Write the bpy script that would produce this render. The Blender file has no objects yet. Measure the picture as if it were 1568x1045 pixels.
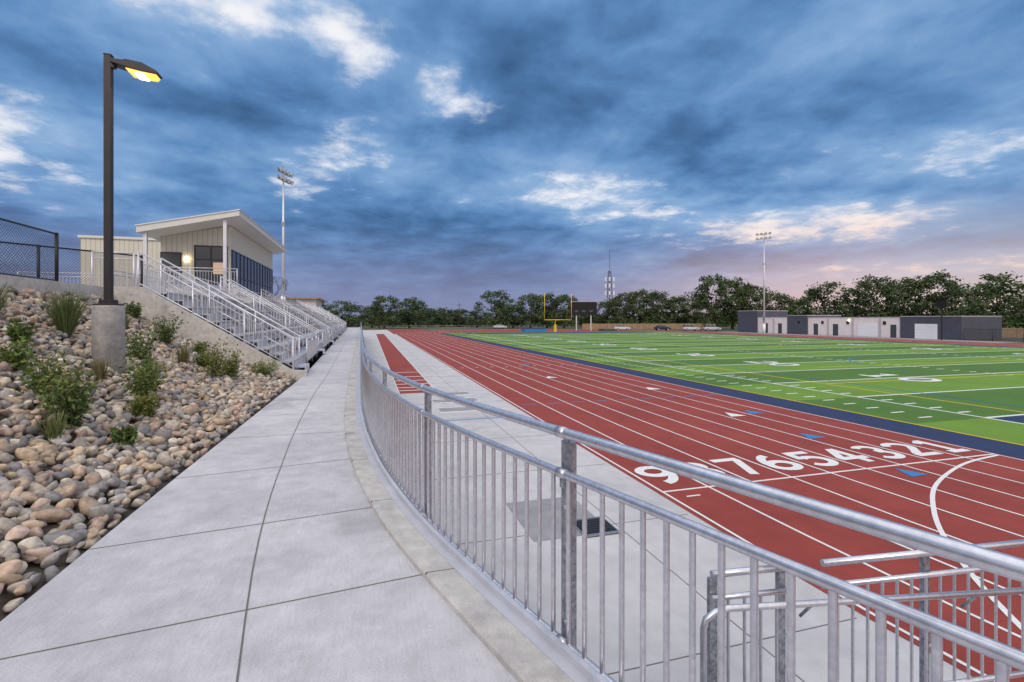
import bpy, math, random
import numpy as np
from mathutils import Vector, Matrix
random.seed(7); rng=np.random.default_rng(7)
scene=bpy.context.scene
COL=scene.collection
R=math.radians

# ------------------------------------------------------------ materials
def nodes_of(m):
    m.use_nodes=True
    nt=m.node_tree
    return nt, nt.nodes, nt.links
def mat(name, base, rough=0.7, metal=0.0, var=0.0, scale=5.0, base2=None, bump=0.0, bscale=None, detail=5, emit=None, estr=0, fine=0.0, fscale=200, spec=None, mid=0.0, mscale=9, stretch=None, stain=None):
    m=bpy.data.materials.new(name); nt,N,L=nodes_of(m)
    b=N['Principled BSDF']
    b.inputs['Roughness'].default_value=rough; b.inputs['Metallic'].default_value=metal
    if spec is not None: b.inputs['Specular IOR Level'].default_value=spec
    c=tuple(base)+(1,)
    b.inputs['Base Color'].default_value=c
    tc=N.new('ShaderNodeTexCoord'); co_=tc.outputs['Object']
    def mulnoise(out,amt,sc,mp=None,det=3,lo=.3,hi=.7,a=None,b_=None):
        n2=N.new('ShaderNodeTexNoise'); n2.inputs['Scale'].default_value=sc; n2.inputs['Detail'].default_value=det
        if mp:
            q=N.new('ShaderNodeMapping'); q.inputs['Scale'].default_value=mp; L.new(co_,q.inputs[0]); L.new(q.outputs[0],n2.inputs['Vector'])
        else: L.new(co_,n2.inputs['Vector'])
        mr=N.new('ShaderNodeMapRange'); mr.inputs[1].default_value=lo; mr.inputs[2].default_value=hi; mr.inputs[3].default_value=1-amt if a is None else a; mr.inputs[4].default_value=1+amt if b_ is None else b_
        L.new(n2.outputs['Fac'],mr.inputs[0])
        mx=N.new('ShaderNodeVectorMath'); mx.operation='SCALE'; L.new(out,mx.inputs[0]); L.new(mr.outputs[0],mx.inputs['Scale']); return mx.outputs[0]
    if var>0 or base2:
        n=N.new('ShaderNodeTexNoise'); n.inputs['Scale'].default_value=scale; n.inputs['Detail'].default_value=detail; n.inputs['Roughness'].default_value=0.65
        L.new(co_,n.inputs['Vector'])
        r=N.new('ShaderNodeValToRGB'); L.new(n.outputs['Fac'],r.inputs['Fac'])
        c2=tuple(base2)+(1,) if base2 else tuple(min(1,x*(1+var)) for x in base)+(1,)
        c1=c if base2 else tuple(x*(1-var) for x in base)+(1,)
        r.color_ramp.elements[0].position=0.32; r.color_ramp.elements[0].color=c1
        r.color_ramp.elements[1].position=0.68; r.color_ramp.elements[1].color=c2
        out=r.outputs['Color']
        if mid>0: out=mulnoise(out,mid,mscale,None,5)
        if fine>0: out=mulnoise(out,fine,fscale)
        if stretch: out=mulnoise(out,stretch[0],stretch[1],stretch[2])
        if stain: out=mulnoise(out,0,stain[0],None,5,stain[1],stain[1]+.10,1.0,stain[2])
        L.new(out,b.inputs['Base Color'])
    if bump>0:
        n3=N.new('ShaderNodeTexNoise'); n3.inputs['Scale'].default_value=bscale or scale*8; n3.inputs['Detail'].default_value=3
        L.new(co_,n3.inputs['Vector'])
        bp=N.new('ShaderNodeBump'); bp.inputs['Strength'].default_value=bump; bp.inputs['Distance'].default_value=0.01
        L.new(n3.outputs['Fac'],bp.inputs['Height']); L.new(bp.outputs[0],b.inputs['Normal'])
    if emit:
        b.inputs['Emission Color'].default_value=tuple(emit)+(1,); b.inputs['Emission Strength'].default_value=estr
    return m

def attr_mat(name, rough=0.8, mul=1.0, nscale=25, nvar=.25, bump=0.0, transl=0.0):
    m=bpy.data.materials.new(name); nt,N,L=nodes_of(m); b=N['Principled BSDF']; b.inputs['Roughness'].default_value=rough
    a=N.new('ShaderNodeAttribute'); a.attribute_name='tint'
    tc=N.new('ShaderNodeTexCoord'); n=N.new('ShaderNodeTexNoise'); n.inputs['Scale'].default_value=nscale; n.inputs['Detail'].default_value=4
    L.new(tc.outputs['Object'],n.inputs['Vector'])
    mr=N.new('ShaderNodeMapRange'); mr.inputs[1].default_value=.3; mr.inputs[2].default_value=.7; mr.inputs[3].default_value=mul*(1-nvar); mr.inputs[4].default_value=mul*(1+nvar)
    L.new(n.outputs['Fac'],mr.inputs[0])
    s=N.new('ShaderNodeVectorMath'); s.operation='SCALE'; L.new(a.outputs['Color'],s.inputs[0]); L.new(mr.outputs[0],s.inputs['Scale'])
    L.new(s.outputs[0],b.inputs['Base Color'])
    if bump:
        bp=N.new('ShaderNodeBump'); bp.inputs['Strength'].default_value=bump; bp.inputs['Distance'].default_value=0.01
        L.new(n.outputs['Fac'],bp.inputs['Height']); L.new(bp.outputs[0],b.inputs['Normal'])
    if transl>0:
        t=N.new('ShaderNodeBsdfTranslucent'); L.new(s.outputs[0],t.inputs['Color'])
        ms=N.new('ShaderNodeMixShader'); ms.inputs[0].default_value=transl
        L.new(b.outputs[0],ms.inputs[1]); L.new(t.outputs[0],ms.inputs[2]); L.new(ms.outputs[0],N['Material Output'].inputs['Surface'])
    return m

M_conc=mat('concrete_walk',(.43,.425,.46),.85,base2=(.56,.555,.585),scale=.9,bump=.3,bscale=160,fine=.09,fscale=130,mid=.10,mscale=6,stretch=(.05,60,(1,.12,1)),stain=(.8,.60,.80))
M_conc2=mat('concrete_apron',(.45,.445,.465),.85,base2=(.57,.56,.57),scale=.45,fine=.05,fscale=60,mid=.08,mscale=3,stain=(.35,.60,.86))
M_conc_dark=mat('concrete_grey',(.24,.24,.26),.9,base2=(.34,.34,.36),scale=2,fine=.1,fscale=90)
M_pier=mat('concrete_pier',(.30,.295,.30),.9,base2=(.47,.46,.45),scale=3.5,bump=.5,bscale=40,fine=.12,fscale=70,mid=.15,mscale=12)
M_curb=mat('curb_concrete',(.42,.41,.40),.85,base2=(.56,.54,.52),scale=3,bump=.4,bscale=90,fine=.14,fscale=150,mid=.14,mscale=10,stain=(2.0,.60,.75))
M_joint=mat('joint_dark',(.15,.14,.13),.95)
M_track=mat('track_red',(.24,.036,.027),.9,base2=(.31,.052,.038),scale=.35,bump=.4,bscale=260,fine=.22,fscale=230,mid=.09,mscale=2.2)
M_white=mat('paint_white',(.76,.76,.76),.7,var=.06,scale=6,fine=.05,fscale=60)
M_yellow=mat('paint_yellow',(.62,.42,.03),.7,var=.08,scale=6)
M_bluep=mat('paint_blue',(.03,.20,.48),.7,var=.1,scale=6)
M_navy=mat('turf_navy',(.012,.028,.085),.95,base2=(.02,.04,.12),scale=3,fine=.35,fscale=110)
M_alu=mat('aluminium',(.64,.64,.69),.34,.88,var=.10,scale=7,mid=.12,mscale=40)
M_alu_m=mat('aluminium_matte',(.64,.64,.68),.45,.6,var=.08,scale=4)
M_galv=mat('galvanised_steel',(.20,.22,.26),.42,.8,base2=(.48,.50,.54),scale=30,detail=3,mid=.14,mscale=90)
M_bench=mat('bleacher_aluminium',(.60,.60,.64),.42,.6,var=.08,scale=2)
M_black=mat('black_powdercoat',(.018,.018,.022),.45,.2,var=.2,scale=4)
M_bronze=mat('bronze_pole',(.026,.022,.025),.45,.3,var=.15,scale=6)
M_soil=mat('soil',(.06,.045,.038),.95,base2=(.11,.09,.07),scale=6,bump=.6,bscale=40)
M_ground=mat('ground_dry_grass',(.075,.085,.035),.95,base2=(.13,.11,.065),scale=.06,fine=.2,fscale=3)
M_asph=mat('asphalt',(.05,.05,.055),.9,base2=(.075,.075,.08),scale=.8)
M_roofw=mat('roof_fascia',(.64,.63,.59),.5,var=.04,scale=3)
M_glass=mat('dark_glass',(.02,.022,.03),.08,.0,var=.2,scale=1,spec=.9)
M_frame=mat('window_frame',(.03,.03,.035),.4,.3,var=.1,scale=5)
M_doorgrey=mat('door_grey',(.06,.065,.075),.5,var=.1,scale=5)
M_bd1=mat('block_dark',(.075,.08,.11),.85,var=.12,scale=1)
M_bd2=mat('block_light',(.80,.72,.70),.85,var=.06,scale=1)
M_bd3=mat('block_mid',(.50,.47,.48),.85,var=.08,scale=1)
M_wdoor=mat('door_white',(.86,.86,.88),.5,var=.03,scale=2)
M_wood=mat('wood_fence',(.24,.16,.10),.85,base2=(.38,.27,.17),scale=1)
M_gy=mat('goal_yellow',(.80,.56,.02),.4,var=.03,scale=4)
M_bark=mat('bark',(.05,.038,.03),.95,var=.3,scale=6)
M_leaf=attr_mat('foliage',.75,1.0,1.2,.25)
M_shrub=attr_mat('shrub_leaf',.6,1.0,20,.2,transl=.25)
M_rock=attr_mat('river_rock',.85,1.0,24,.30,bump=.7)
M_tire=mat('tire',(.015,.015,.015),.9,var=.1,scale=5)
M_carw=mat('car_paint_white',(.66,.68,.72),.25,.2,var=.02,scale=2)
M_carb=mat('car_paint_blue',(.02,.04,.09),.25,.3,var=.02,scale=2)
M_led=mat('lamp_lens',(1,.5,.15),.4,emit=(1,.36,.05),estr=2.2,var=.01)
M_ledc=mat('lamp_core',(1,.8,.5),.4,emit=(1,.62,.20),estr=8,var=.01)
M_led2=mat('wall_lamp_lens',(1,.8,.5),.4,emit=(1,.75,.42),estr=14,var=.01)
M_intw=mat('interior_glow',(.5,.4,.3),.8,emit=(1,.6,.3),estr=.22,var=.05)
M_hill=mat('far_hill',(.10,.12,.15),.95,var=.15,scale=.01)

def turf():
    m=bpy.data.materials.new('turf_green'); nt,N,L=nodes_of(m); b=N['Principled BSDF']; b.inputs['Roughness'].default_value=.95
    tc=N.new('ShaderNodeTexCoord'); sp=N.new('ShaderNodeSeparateXYZ'); L.new(tc.outputs['Object'],sp.inputs[0])
    def mth(op,a,bv=None):
        x=N.new('ShaderNodeMath'); x.operation=op
        if hasattr(a,'links'): L.new(a,x.inputs[0])
        else: x.inputs[0].default_value=a
        if bv is not None:
            if hasattr(bv,'links'): L.new(bv,x.inputs[1])
            else: x.inputs[1].default_value=bv
        return x.outputs[0]
    t=mth('SUBTRACT',sp.outputs['Y'],11.4); t=mth('DIVIDE',t,9.144); t=mth('FRACT',t); t=mth('GREATER_THAN',t,.5)
    n=N.new('ShaderNodeTexNoise'); n.inputs['Scale'].default_value=.4; n.inputs['Detail'].default_value=5; L.new(tc.outputs['Object'],n.inputs['Vector'])
    n2=N.new('ShaderNodeTexNoise'); n2.inputs['Scale'].default_value=30; n2.inputs['Detail'].default_value=3; L.new(tc.outputs['Object'],n2.inputs['Vector'])
    mx=N.new('ShaderNodeMix'); mx.data_type='RGBA'; L.new(t,mx.inputs[0]); mx.inputs[6].default_value=(.068,.165,.018,1); mx.inputs[7].default_value=(.135,.262,.024,1)
    v=mth('ADD',mth('MULTIPLY',n.outputs['Fac'],.5),mth('MULTIPLY',n2.outputs['Fac'],.9)); v=mth('ADD',v,.3)
    s=N.new('ShaderNodeVectorMath'); s.operation='SCALE'; L.new(mx.outputs[2],s.inputs[0]); L.new(v,s.inputs['Scale']); L.new(s.outputs[0],b.inputs['Base Color'])
    return m
M_turf=turf()
def siding():
    m=bpy.data.materials.new('metal_siding'); nt,N,L=nodes_of(m); b=N['Principled BSDF']; b.inputs['Roughness'].default_value=.55
    tc=N.new('ShaderNodeTexCoord')
    sp=N.new('ShaderNodeSeparateXYZ'); L.new(tc.outputs['Object'],sp.inputs[0])
    ad=N.new('ShaderNodeMath'); ad.operation='ADD'; L.new(sp.outputs['X'],ad.inputs[0]); L.new(sp.outputs['Y'],ad.inputs[1])
    ml=N.new('ShaderNodeMath'); ml.operation='MULTIPLY'; ml.inputs[1].default_value=1/.25; L.new(ad.outputs[0],ml.inputs[0])
    fr=N.new('ShaderNodeMath'); fr.operation='FRACT'; L.new(ml.outputs[0],fr.inputs[0])
    r=N.new('ShaderNodeValToRGB'); L.new(fr.outputs[0],r.inputs[0])
    r.color_ramp.elements[0].color=(.38,.35,.29,1); r.color_ramp.elements[0].position=.05
    r.color_ramp.elements[1].color=(.60,.57,.48,1); r.color_ramp.elements[1].position=.2
    L.new(r.outputs[0],b.inputs['Base Color'])
    bp=N.new('ShaderNodeBump'); bp.inputs['Distance'].default_value=.02; bp.inputs['Strength'].default_value=.6; L.new(r.outputs[0],bp.inputs['Height']); L.new(bp.outputs[0],b.inputs['Normal'])
    return m
M_siding=siding()
def chainlink():
    m=bpy.data.materials.new('chain_link_mesh'); nt,N,L=nodes_of(m); b=N['Principled BSDF']; b.inputs['Base Color'].default_value=(.02,.02,.024,1); b.inputs['Roughness'].default_value=.5
    tc=N.new('ShaderNodeTexCoord'); sp=N.new('ShaderNodeSeparateXYZ'); L.new(tc.outputs['Object'],sp.inputs[0])
    outs=[]
    for op in ('ADD','SUBTRACT'):
        a=N.new('ShaderNodeMath'); a.operation=op; L.new(sp.outputs['X'],a.inputs[0]); L.new(sp.outputs['Z'],a.inputs[1])
        d=N.new('ShaderNodeMath'); d.operation='MULTIPLY'; d.inputs[1].default_value=1/.075; L.new(a.outputs[0],d.inputs[0])
        f=N.new('ShaderNodeMath'); f.operation='FRACT'; L.new(d.outputs[0],f.inputs[0])
        g=N.new('ShaderNodeMath'); g.operation='LESS_THAN'; g.inputs[1].default_value=.15; L.new(f.outputs[0],g.inputs[0]); outs.append(g.outputs[0])
    mxm=N.new('ShaderNodeMath'); mxm.operation='MAXIMUM'; L.new(outs[0],mxm.inputs[0]); L.new(outs[1],mxm.inputs[1])
    tr=N.new('ShaderNodeBsdfTransparent'); ms=N.new('ShaderNodeMixShader'); L.new(mxm.outputs[0],ms.inputs[0]); L.new(tr.outputs[0],ms.inputs[1]); L.new(b.outputs[0],ms.inputs[2])
    L.new(ms.outputs[0],N['Material Output'].inputs['Surface'])
    return m
M_chain=chainlink()

# ------------------------------------------------------------ mesh builder
class MB:
    def __init__(s): s.v=[]; s.f=[]; s.mi=[]; s.sm=[]; s.mats=[]
    def m(s,mt):
        if mt not in s.mats: s.mats.append(mt)
        return s.mats.index(mt)
    def face(s,pts,mt,smooth=False):
        k=len(s.v); s.v+= [tuple(p) for p in pts]; s.f.append(tuple(range(k,k+len(pts)))); s.mi.append(s.m(mt)); s.sm.append(smooth)
    def box(s,x0,x1,y0,y1,z0,z1,mt,M=None):
        c=[(x0,y0,z0),(x1,y0,z0),(x1,y1,z0),(x0,y1,z0),(x0,y0,z1),(x1,y0,z1),(x1,y1,z1),(x0,y1,z1)]
        if M is not None: c=[tuple(M@Vector(p)) for p in c]
        k=len(s.v); s.v+=c; i=s.m(mt)
        for q in ((0,3,2,1),(4,5,6,7),(0,1,5,4),(1,2,6,5),(2,3,7,6),(3,0,4,7)):
            s.f.append(tuple(k+a for a in q)); s.mi.append(i); s.sm.append(False)
    def prism(s,poly,y0,y1,mt,axis='y'):
        n=len(poly); k=len(s.v); i=s.m(mt)
        if axis=='y':
            s.v+=[(p[0],y0,p[1]) for p in poly]+[(p[0],y1,p[1]) for p in poly]
        else:
            s.v+=[(y0,p[0],p[1]) for p in poly]+[(y1,p[0],p[1]) for p in poly]
        s.f.append(tuple(range(k,k+n))); s.f.append(tuple(reversed(range(k+n,k+2*n)))); s.mi+=[i,i]; s.sm+=[False,False]
        for a in range(n):
            b=(a+1)%n; s.f.append((k+a,k+n+a,k+n+b,k+b)); s.mi.append(i); s.sm.append(False)
    def tube(s,pts,r,mt,n=8,caps=True,r2=None):
        P=[Vector(p) for p in pts]; k0=len(s.v); i=s.m(mt); m=len(P)
        up=None
        for j,p in enumerate(P):
            if j==0: t=P[1]-P[0]
            elif j==m-1: t=P[-1]-P[-2]
            else: t=(P[j+1]-P[j]).normalized()+(P[j]-P[j-1]).normalized()
            t.normalize()
            if up is None:
                up=Vector((0,0,1)) if abs(t.z)<.9 else Vector((1,0,0))
            a=t.cross(up)
            if a.length<1e-4: a=t.cross(Vector((0,1,0)))
            a.normalize(); b=a.cross(t).normalized(); up=b
            rr=r if r2 is None else r+(r2-r)*j/(m-1)
            for q in range(n):
                an=2*math.pi*q/n; w=p+a*math.cos(an)*rr+b*math.sin(an)*rr; s.v.append(tuple(w))
        for j in range(m-1):
            for q in range(n):
                q2=(q+1)%n
                s.f.append((k0+j*n+q,k0+j*n+q2,k0+(j+1)*n+q2,k0+(j+1)*n+q)); s.mi.append(i); s.sm.append(True)
        if caps:
            s.f.append(tuple(k0+q for q in reversed(range(n)))); s.f.append(tuple(k0+(m-1)*n+q for q in range(n))); s.mi+=[i,i]; s.sm+=[False,False]
    def ribbon(s,pts,w,z,mt,closed=False):
        P=[Vector((p[0],p[1])) for p in pts]; m=len(P); Ls=[];Rs=[]
        for j,p in enumerate(P):
            if closed: t=P[(j+1)%m]-P[j-1]
            elif j==0: t=P[1]-P[0]
            elif j==m-1: t=P[-1]-P[-2]
            else: t=P[j+1]-P[j-1]
            t.normalize(); nrm=Vector((-t.y,t.x)); Ls.append(p+nrm*w/2); Rs.append(p-nrm*w/2)
        k=len(s.v); i=s.m(mt)
        for a,b in zip(Ls,Rs): s.v+=[(a.x,a.y,z),(b.x,b.y,z)]
        for j in range(m if closed else m-1):
            j2=(j+1)%m
            s.f.append((k+2*j,k+2*j+1,k+2*j2+1,k+2*j2)); s.mi.append(i); s.sm.append(False)
    def obj(s,name,parent=None,bevel=0):
        me=bpy.data.meshes.new(name); me.from_pydata(s.v,[],s.f)
        for mt in s.mats: me.materials.append(mt)
        me.polygons.foreach_set('material_index',s.mi); me.polygons.foreach_set('use_smooth',s.sm); me.update()
        o=bpy.data.objects.new(name,me); COL.objects.link(o)
        if parent: o.parent=parent
        if bevel:
            b=o.modifiers.new('bev','BEVEL'); b.width=bevel; b.segments=2; b.limit_method='ANGLE'
        return o
def empty(name,loc=(0,0,0),rz=0):
    e=bpy.data.objects.new(name,None); COL.objects.link(e); e.location=loc; e.rotation_euler=(0,0,rz); return e

# stencilled digits drawn as painted strokes
def arc(cx,cy,rx,ry,a0,a1,n=16): return [(cx+rx*math.cos(R(a)),cy+ry*math.sin(R(a))) for a in np.linspace(a0,a1,n)]
six=[(arc(0,-.19,.24,.24,0,345,18),True),(arc(.15,-.17,.39,.61,97,172,12),False)]
DIG={'0':[(arc(0,0,.24,.42,0,345,22),True)],
'1':[([(-.20,.26),(-.02,.40)],False),([(.02,.49),(.02,-.40)],False),([(-.22,-.43),(.26,-.43)],False)],
'2':[(arc(0,.20,.24,.23,165,-35,14)+[(-.02,-.18),(-.20,-.36)],False),([(-.30,-.43),(.30,-.43)],False)],
'3':[(arc(0,.22,.21,.21,150,-85,14),False),(arc(0,-.19,.24,.24,85,-150,14),False)],
'4':[([(.10,-.5),(.10,.49)],False),([(.08,.46),(-.25,-.14)],False),([(-.33,-.19),(.32,-.19)],False)],
'5':[([(.26,.43),(-.25,.43)],False),([(-.19,.40),(-.21,.02)],False),(arc(-.01,-.16,.25,.27,130,-150,16),False)],
'6':six,
'7':[([(-.28,.43),(.28,.43)],False),([(.22,.40),(-.07,-.5)],False)],
'8':[(arc(0,.23,.19,.19,0,345,16),True),(arc(0,-.19,.24,.24,0,345,18),True)],
'9':[([(-x,-y) for x,y in pts],c) for pts,c in six]}
def digit(mb,ch,x,y,z,h,rz,mt,sw=.17,wx=1.0):
    ca,sa=math.cos(rz),math.sin(rz)
    for k,(pts,cl) in enumerate(DIG[ch]):
        P=[]
        for (px_,py_) in pts:
            a=px_*h*wx; b=py_*h; P.append((x+a*ca-b*sa,y+a*sa+b*ca))
        mb.ribbon(P,sw*h,z+.0012*k,mt,cl)

# ------------------------------------------------------------ ground, apron, track
g=MB(); g.face([(-4000,-4000,-.06),(4000,-4000,-.06),(4000,4000,-.06),(-4000,4000,-.06)],M_ground); g.obj('ground')
g=MB(); g.face([(-1.6,-45,0),(30,-45,0),(30,60,0),(-1.6,60,0)],M_conc2); g.face([(-3,60,0),(14,60,0),(14,150,0),(-3,150,0)],M_conc2)
g.obj('concrete_apron')
j=MB()
for y in np.arange(-8,100,3.05): j.box(-.1,5.3,y-.006,y+.006,.0,.004,M_joint)
for x in (3.9,): j.box(x-.006,x+.006,-8,90,.0,.0035,M_joint)
j.obj('apron_joints')

CX=44.6; Y0=6.0; Y1=108.0; RI=29.6; LW=1.056
def oval(r,n=64):
    pts=[(CX-r,y) for y in np.linspace(Y1,Y0,40)]
    pts+=[(CX+r*math.cos(a),Y0+r*math.sin(a)) for a in np.linspace(math.pi,2*math.pi,n)[1:]]
    pts+=[(CX+r,y) for y in np.linspace(Y0,Y1,40)[1:]]
    pts+=[(CX+r*math.cos(a),Y1+r*math.sin(a)) for a in np.linspace(0,math.pi,n)[1:]]
    return pts
RO=RI+9*LW
t=MB(); A=oval(RO+.12); B=oval(RI-.1)
for i in range(len(A)-1):
    t.face([(A[i][0],A[i][1],.006),(B[i][0],B[i][1],.006),(B[i+1][0],B[i+1][1],.006),(A[i+1][0],A[i+1][1],.006)],M_track)
t.face([(5.0,108,.0025),(15,108,.0025),(15,150,.0025),(5.0,150,.0025)],M_track)
t.obj('running_track')
m=MB()
for k in range(10): m.ribbon(oval(RI+k*LW),.05,.011,M_white)
XF=CX-RI; FY=8.3
m.box(XF-9*LW,XF,FY-.025,FY+.025,.007,.0125,M_white)
c=[(14.95,8.2),(13.6,8.0),(12.3,7.6),(10.9,7.0),(9.7,6.25),(8.6,5.4),(7.4,4.2),(6.4,2.9),(5.75,1.6)]
cc=[]
for a in range(len(c)-1):
    p0=c[max(a-1,0)];p1=c[a];p2=c[a+1];p3=c[min(a+2,len(c)-1)]
    for q in np.linspace(0,1,6)[:-1]:
        cc.append(tuple(.5*((2*p1[d])+(-p0[d]+p2[d])*q+(2*p0[d]-5*p1[d]+4*p2[d]-p3[d])*q*q+(-p0[d]+3*p1[d]-3*p2[d]+p3[d])*q**3) for d in (0,1)))
cc.append(c[-1]); m.ribbon(cc,.075,.0135,M_white)
for lane in range(9):
    x=XF-lane*LW
    m.box(x-.80,x-.25,18.2,18.27,.007,.0125,M_bluep)
    m.box(x-.6,x-.35,33,33.07,.007,.0125,M_white)
def tri(x,y,s,mt): m.face([(x-s*.45,y,.0125),(x+s*.45,y,.0125),(x,y+s,.0125)],mt)
tri(11.4,7.6,.55,M_bluep); tri(12.2,10.8,.65,M_bluep); tri(13.3,14.2,.7,M_bluep); tri(12.3,14.0,.7,M_white); tri(13.1,20.4,.8,M_white); tri(10.0,26,.8,M_white); tri(11.1,34,.8,M_bluep)
m.box(XF-9*LW+.3,XF-9*LW+.6,FY-.36,FY-.32,.007,.0125,M_white)
m.obj('track_markings')
ln=MB()
for k in range(1,10): digit(ln,str(k),XF-(k-.5)*LW,9.25,.0125,1.15,0,M_white,.18,1.12)
ln.obj('lane_numbers')

# long jump runway
m=MB(); m.box(1.3,2.95,22.5,110,.0,.008,M_track)
m.box(1.26,1.3,22.5,110,.0,.009,M_white); m.box(2.95,2.99,22.5,110,.0,.009,M_white)
for y in (23.3,24.3,25.6,27,28.8,31.2): m.box(1.3,2.95,y,y+.14,.004,.012,M_white)
m.obj('long_jump_runway')
m=MB()
for y in (21.4,19.6,17.6):
    m.box(2.5,4.3,y,y+.8,.0,.012,M_conc_dark); m.box(2.45,4.35,y-.06,y,.0,.016,M_white); m.box(2.45,4.35,y+.8,y+.86,.0,.016,M_white)
m.box(2.3,4.4,16.1,16.16,0,.012,M_bluep)
m.box(2.4,3.7,7.0,8.6,.0,.010,M_conc_dark); m.obj('long_jump_board_slab')
m=MB()
for a in range(9): m.box(3.25,3.75,6.95+a*.06,6.985+a*.06,.008,.03,M_frame)
m.box(3.22,3.78,6.9,6.95,.004,.032,M_galv); m.box(3.22,3.78,7.49,7.53,.004,.032,M_galv); m.box(3.2,3.22,6.9,7.53,.004,.032,M_galv); m.box(3.78,3.8,6.9,7.53,.004,.032,M_galv)
m.box(3.22,3.78,6.9,7.53,.001,.012,M_tire); m.obj('drain_grate')

# infield
f=MB(); P=oval(RI-.12)
f.face([(p[0],p[1],.004) for p in reversed(P[:-1])],M_track); f.obj('infield_base')
f=MB(); f.face([(15.1,4,.0075),(74.1,4,.0075),(74.1,110,.0075),(15.1,110,.0075)],M_navy); f.obj('navy_turf_border')
f=MB(); f.face([(16.7,-3,.0115),(72.5,-3,.0115),(72.5,117,.0115),(16.7,117,.0115)],M_turf); f.obj('turf_field')
SL=20.2; SR=69.0; G0=11.4; G1=102.8
f=MB()
f.box(SL+.1,SR-.1,2.3,G0-.1,.010,.0155,M_navy); f.box(SL+.1,SR-.1,G1+.1,112,.010,.0155,M_navy)
f.obj('end_zone')
f=MB(); z=.0195
def L4(x0,x1,y0,y1,mt=M_white,zz=None): f.box(x0,x1,y0,y1,.012,zz or z,mt)
L4(SL-.1,SL,2.3,112); L4(SR,SR+.1,2.3,112); L4(SL,SR,2.2,2.3); L4(SL,SR,112,112.1)
L4(16.7,16.8,-3,117,M_yellow)
for k in range(21):
    y=G0+k*4.572; L4(SL,SR,y-.06,y+.06,zz=.0192)
for k in range(101):
    if k%5==0: continue
    y=G0+k*.9144
    for x in (SL+.15,36.5,51.5,SR-.75): L4(x,x+.6,y-.05,y+.05,zz=.0188)
for x in (36.8,51.8):
    for k in range(1,20): y=G0+k*4.572; L4(x-.05,x+.05,y-.3,y+.3,zz=.0205)
for k in range(0,90): L4(18.0,18.6,12+k*.9144,12.09+k*.9144,M_white,.0186)
L4(22.6,22.72,3,111,M_yellow,.0178); L4(66,66.12,3,111,M_yellow,.0178)
L4(22.7,66,19.6,19.72,M_yellow,.0178); L4(30,58,26.4,26.5,M_yellow,.0178)
L4(22.7,66,57.1,57.2,M_yellow,.0178)
f.ribbon([(44.6+9.15*math.cos(a),57+9.15*math.sin(a)) for a in np.linspace(0,2*math.pi,50)],.12,.0215,M_yellow)
f.ribbon([(44.6+11*math.cos(a),22+11*math.sin(a)) for a in np.linspace(.1,math.pi-.1,40)],.1,.0217,M_bluep)
f.ribbon([(24,y) for y in (12,100)],.08,.0216,M_bluep)
f.obj('field_markings')
fn=MB()
for i,s in enumerate(['10','20','30','40','50','40','30','20','10']):
    y=G0+(i+1)*9.144
    for (x,rz,sg) in ((29.2,R(-90),-1),(60,R(90),1)):
        digit(fn,s[0],x,y-sg*1.05,.0225,2.3,rz,M_white,.17,1.15); digit(fn,s[1],x,y+sg*1.05,.0225,2.3,rz,M_white,.17,1.15)
fn.obj('field_numbers')

# ------------------------------------------------------------ walkway
ys=np.arange(-6,95,.1)
ky=[-6,-3,.75,1.24,2.19,3.7,5.25,7.1,9,12,60,95]; kx=[3.67,2.66,1.41,1.25,.95,.48,.19,0,-.1,-.17,-1.0,-1.6]
rx=np.interp(ys,ky,kx); ker=np.exp(-.5*(np.arange(-12,13)/5.)**2); ker/=ker.sum()
rp=np.pad(rx,12,mode='reflect',reflect_type='odd'); rx=np.convolve(rp,ker,'valid')
def RX(y): return float(np.interp(y,ys,rx))
def LX(y): return float(np.interp(y,[-6,6,15,95],[-1.93,-1.93,-1.82,-3.9]))
WZ=1.75
w=MB()
yy=list(np.arange(-6,30,.3))+list(np.arange(30,95,3))
for a,b in zip(yy[:-1],yy[1:]):
    w.face([(LX(a),a,WZ),(RX(a)-.33,a,WZ),(RX(b)-.33,b,WZ),(LX(b),b,WZ)],M_conc)
    w.face([(LX(a),a,WZ),(LX(b),b,WZ),(LX(b),b,0),(LX(a),a,0)],M_conc)
w.obj('walkway')
w=MB()
for y in [-.2,1.5,3.05,4.3,5.9,7.5,9.1,10.7,12.3,13.9,15.5,17.2,19,21,23,25,27,29,32,35,38,41,45,49,53,58,63,70]:
    sk=.12 if y<6 else 0
    w.face([(LX(y),y-.004-sk,WZ+.003),(RX(y)-.34,y-.004+sk,WZ+.003),(RX(y)-.34,y+.004+sk,WZ+.003),(LX(y),y+.004-sk,WZ+.003)],M_joint)
mid=[((LX(a)+RX(a)-.33)/2+(.12 if a<6 else .12*max(0,1-(a-6)/6)),a) for a in np.arange(-3,90,.5)]
w.ribbon(mid,.009,WZ+.0035,M_joint); w.obj('walkway_joints')
w=MB()
prof=[(-.33,WZ-.02),(-.33,WZ+.03),(-.318,WZ+.045),(-.10,WZ+.045),(-.085,WZ+.03),(-.085,-.02)]
for jx,a in enumerate(yy):
    w.v+=[(RX(a)+p[0],a,p[1]) for p in prof]
n=len(prof); mi=w.m(M_curb)
for jx in range(len(yy)-1):
    for q in range(n-1):
        w.f.append((jx*n+q,(jx+1)*n+q,(jx+1)*n+q+1,jx*n+q+1)); w.mi.append(mi); w.sm.append(False)
for y in np.arange(.4,60,1.35):
    x=RX(y); w.box(x-.332,x-.083,y-.003,y+.003,WZ+.03,WZ+.047,M_joint)
w.obj('retaining_curb_wall')

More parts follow.
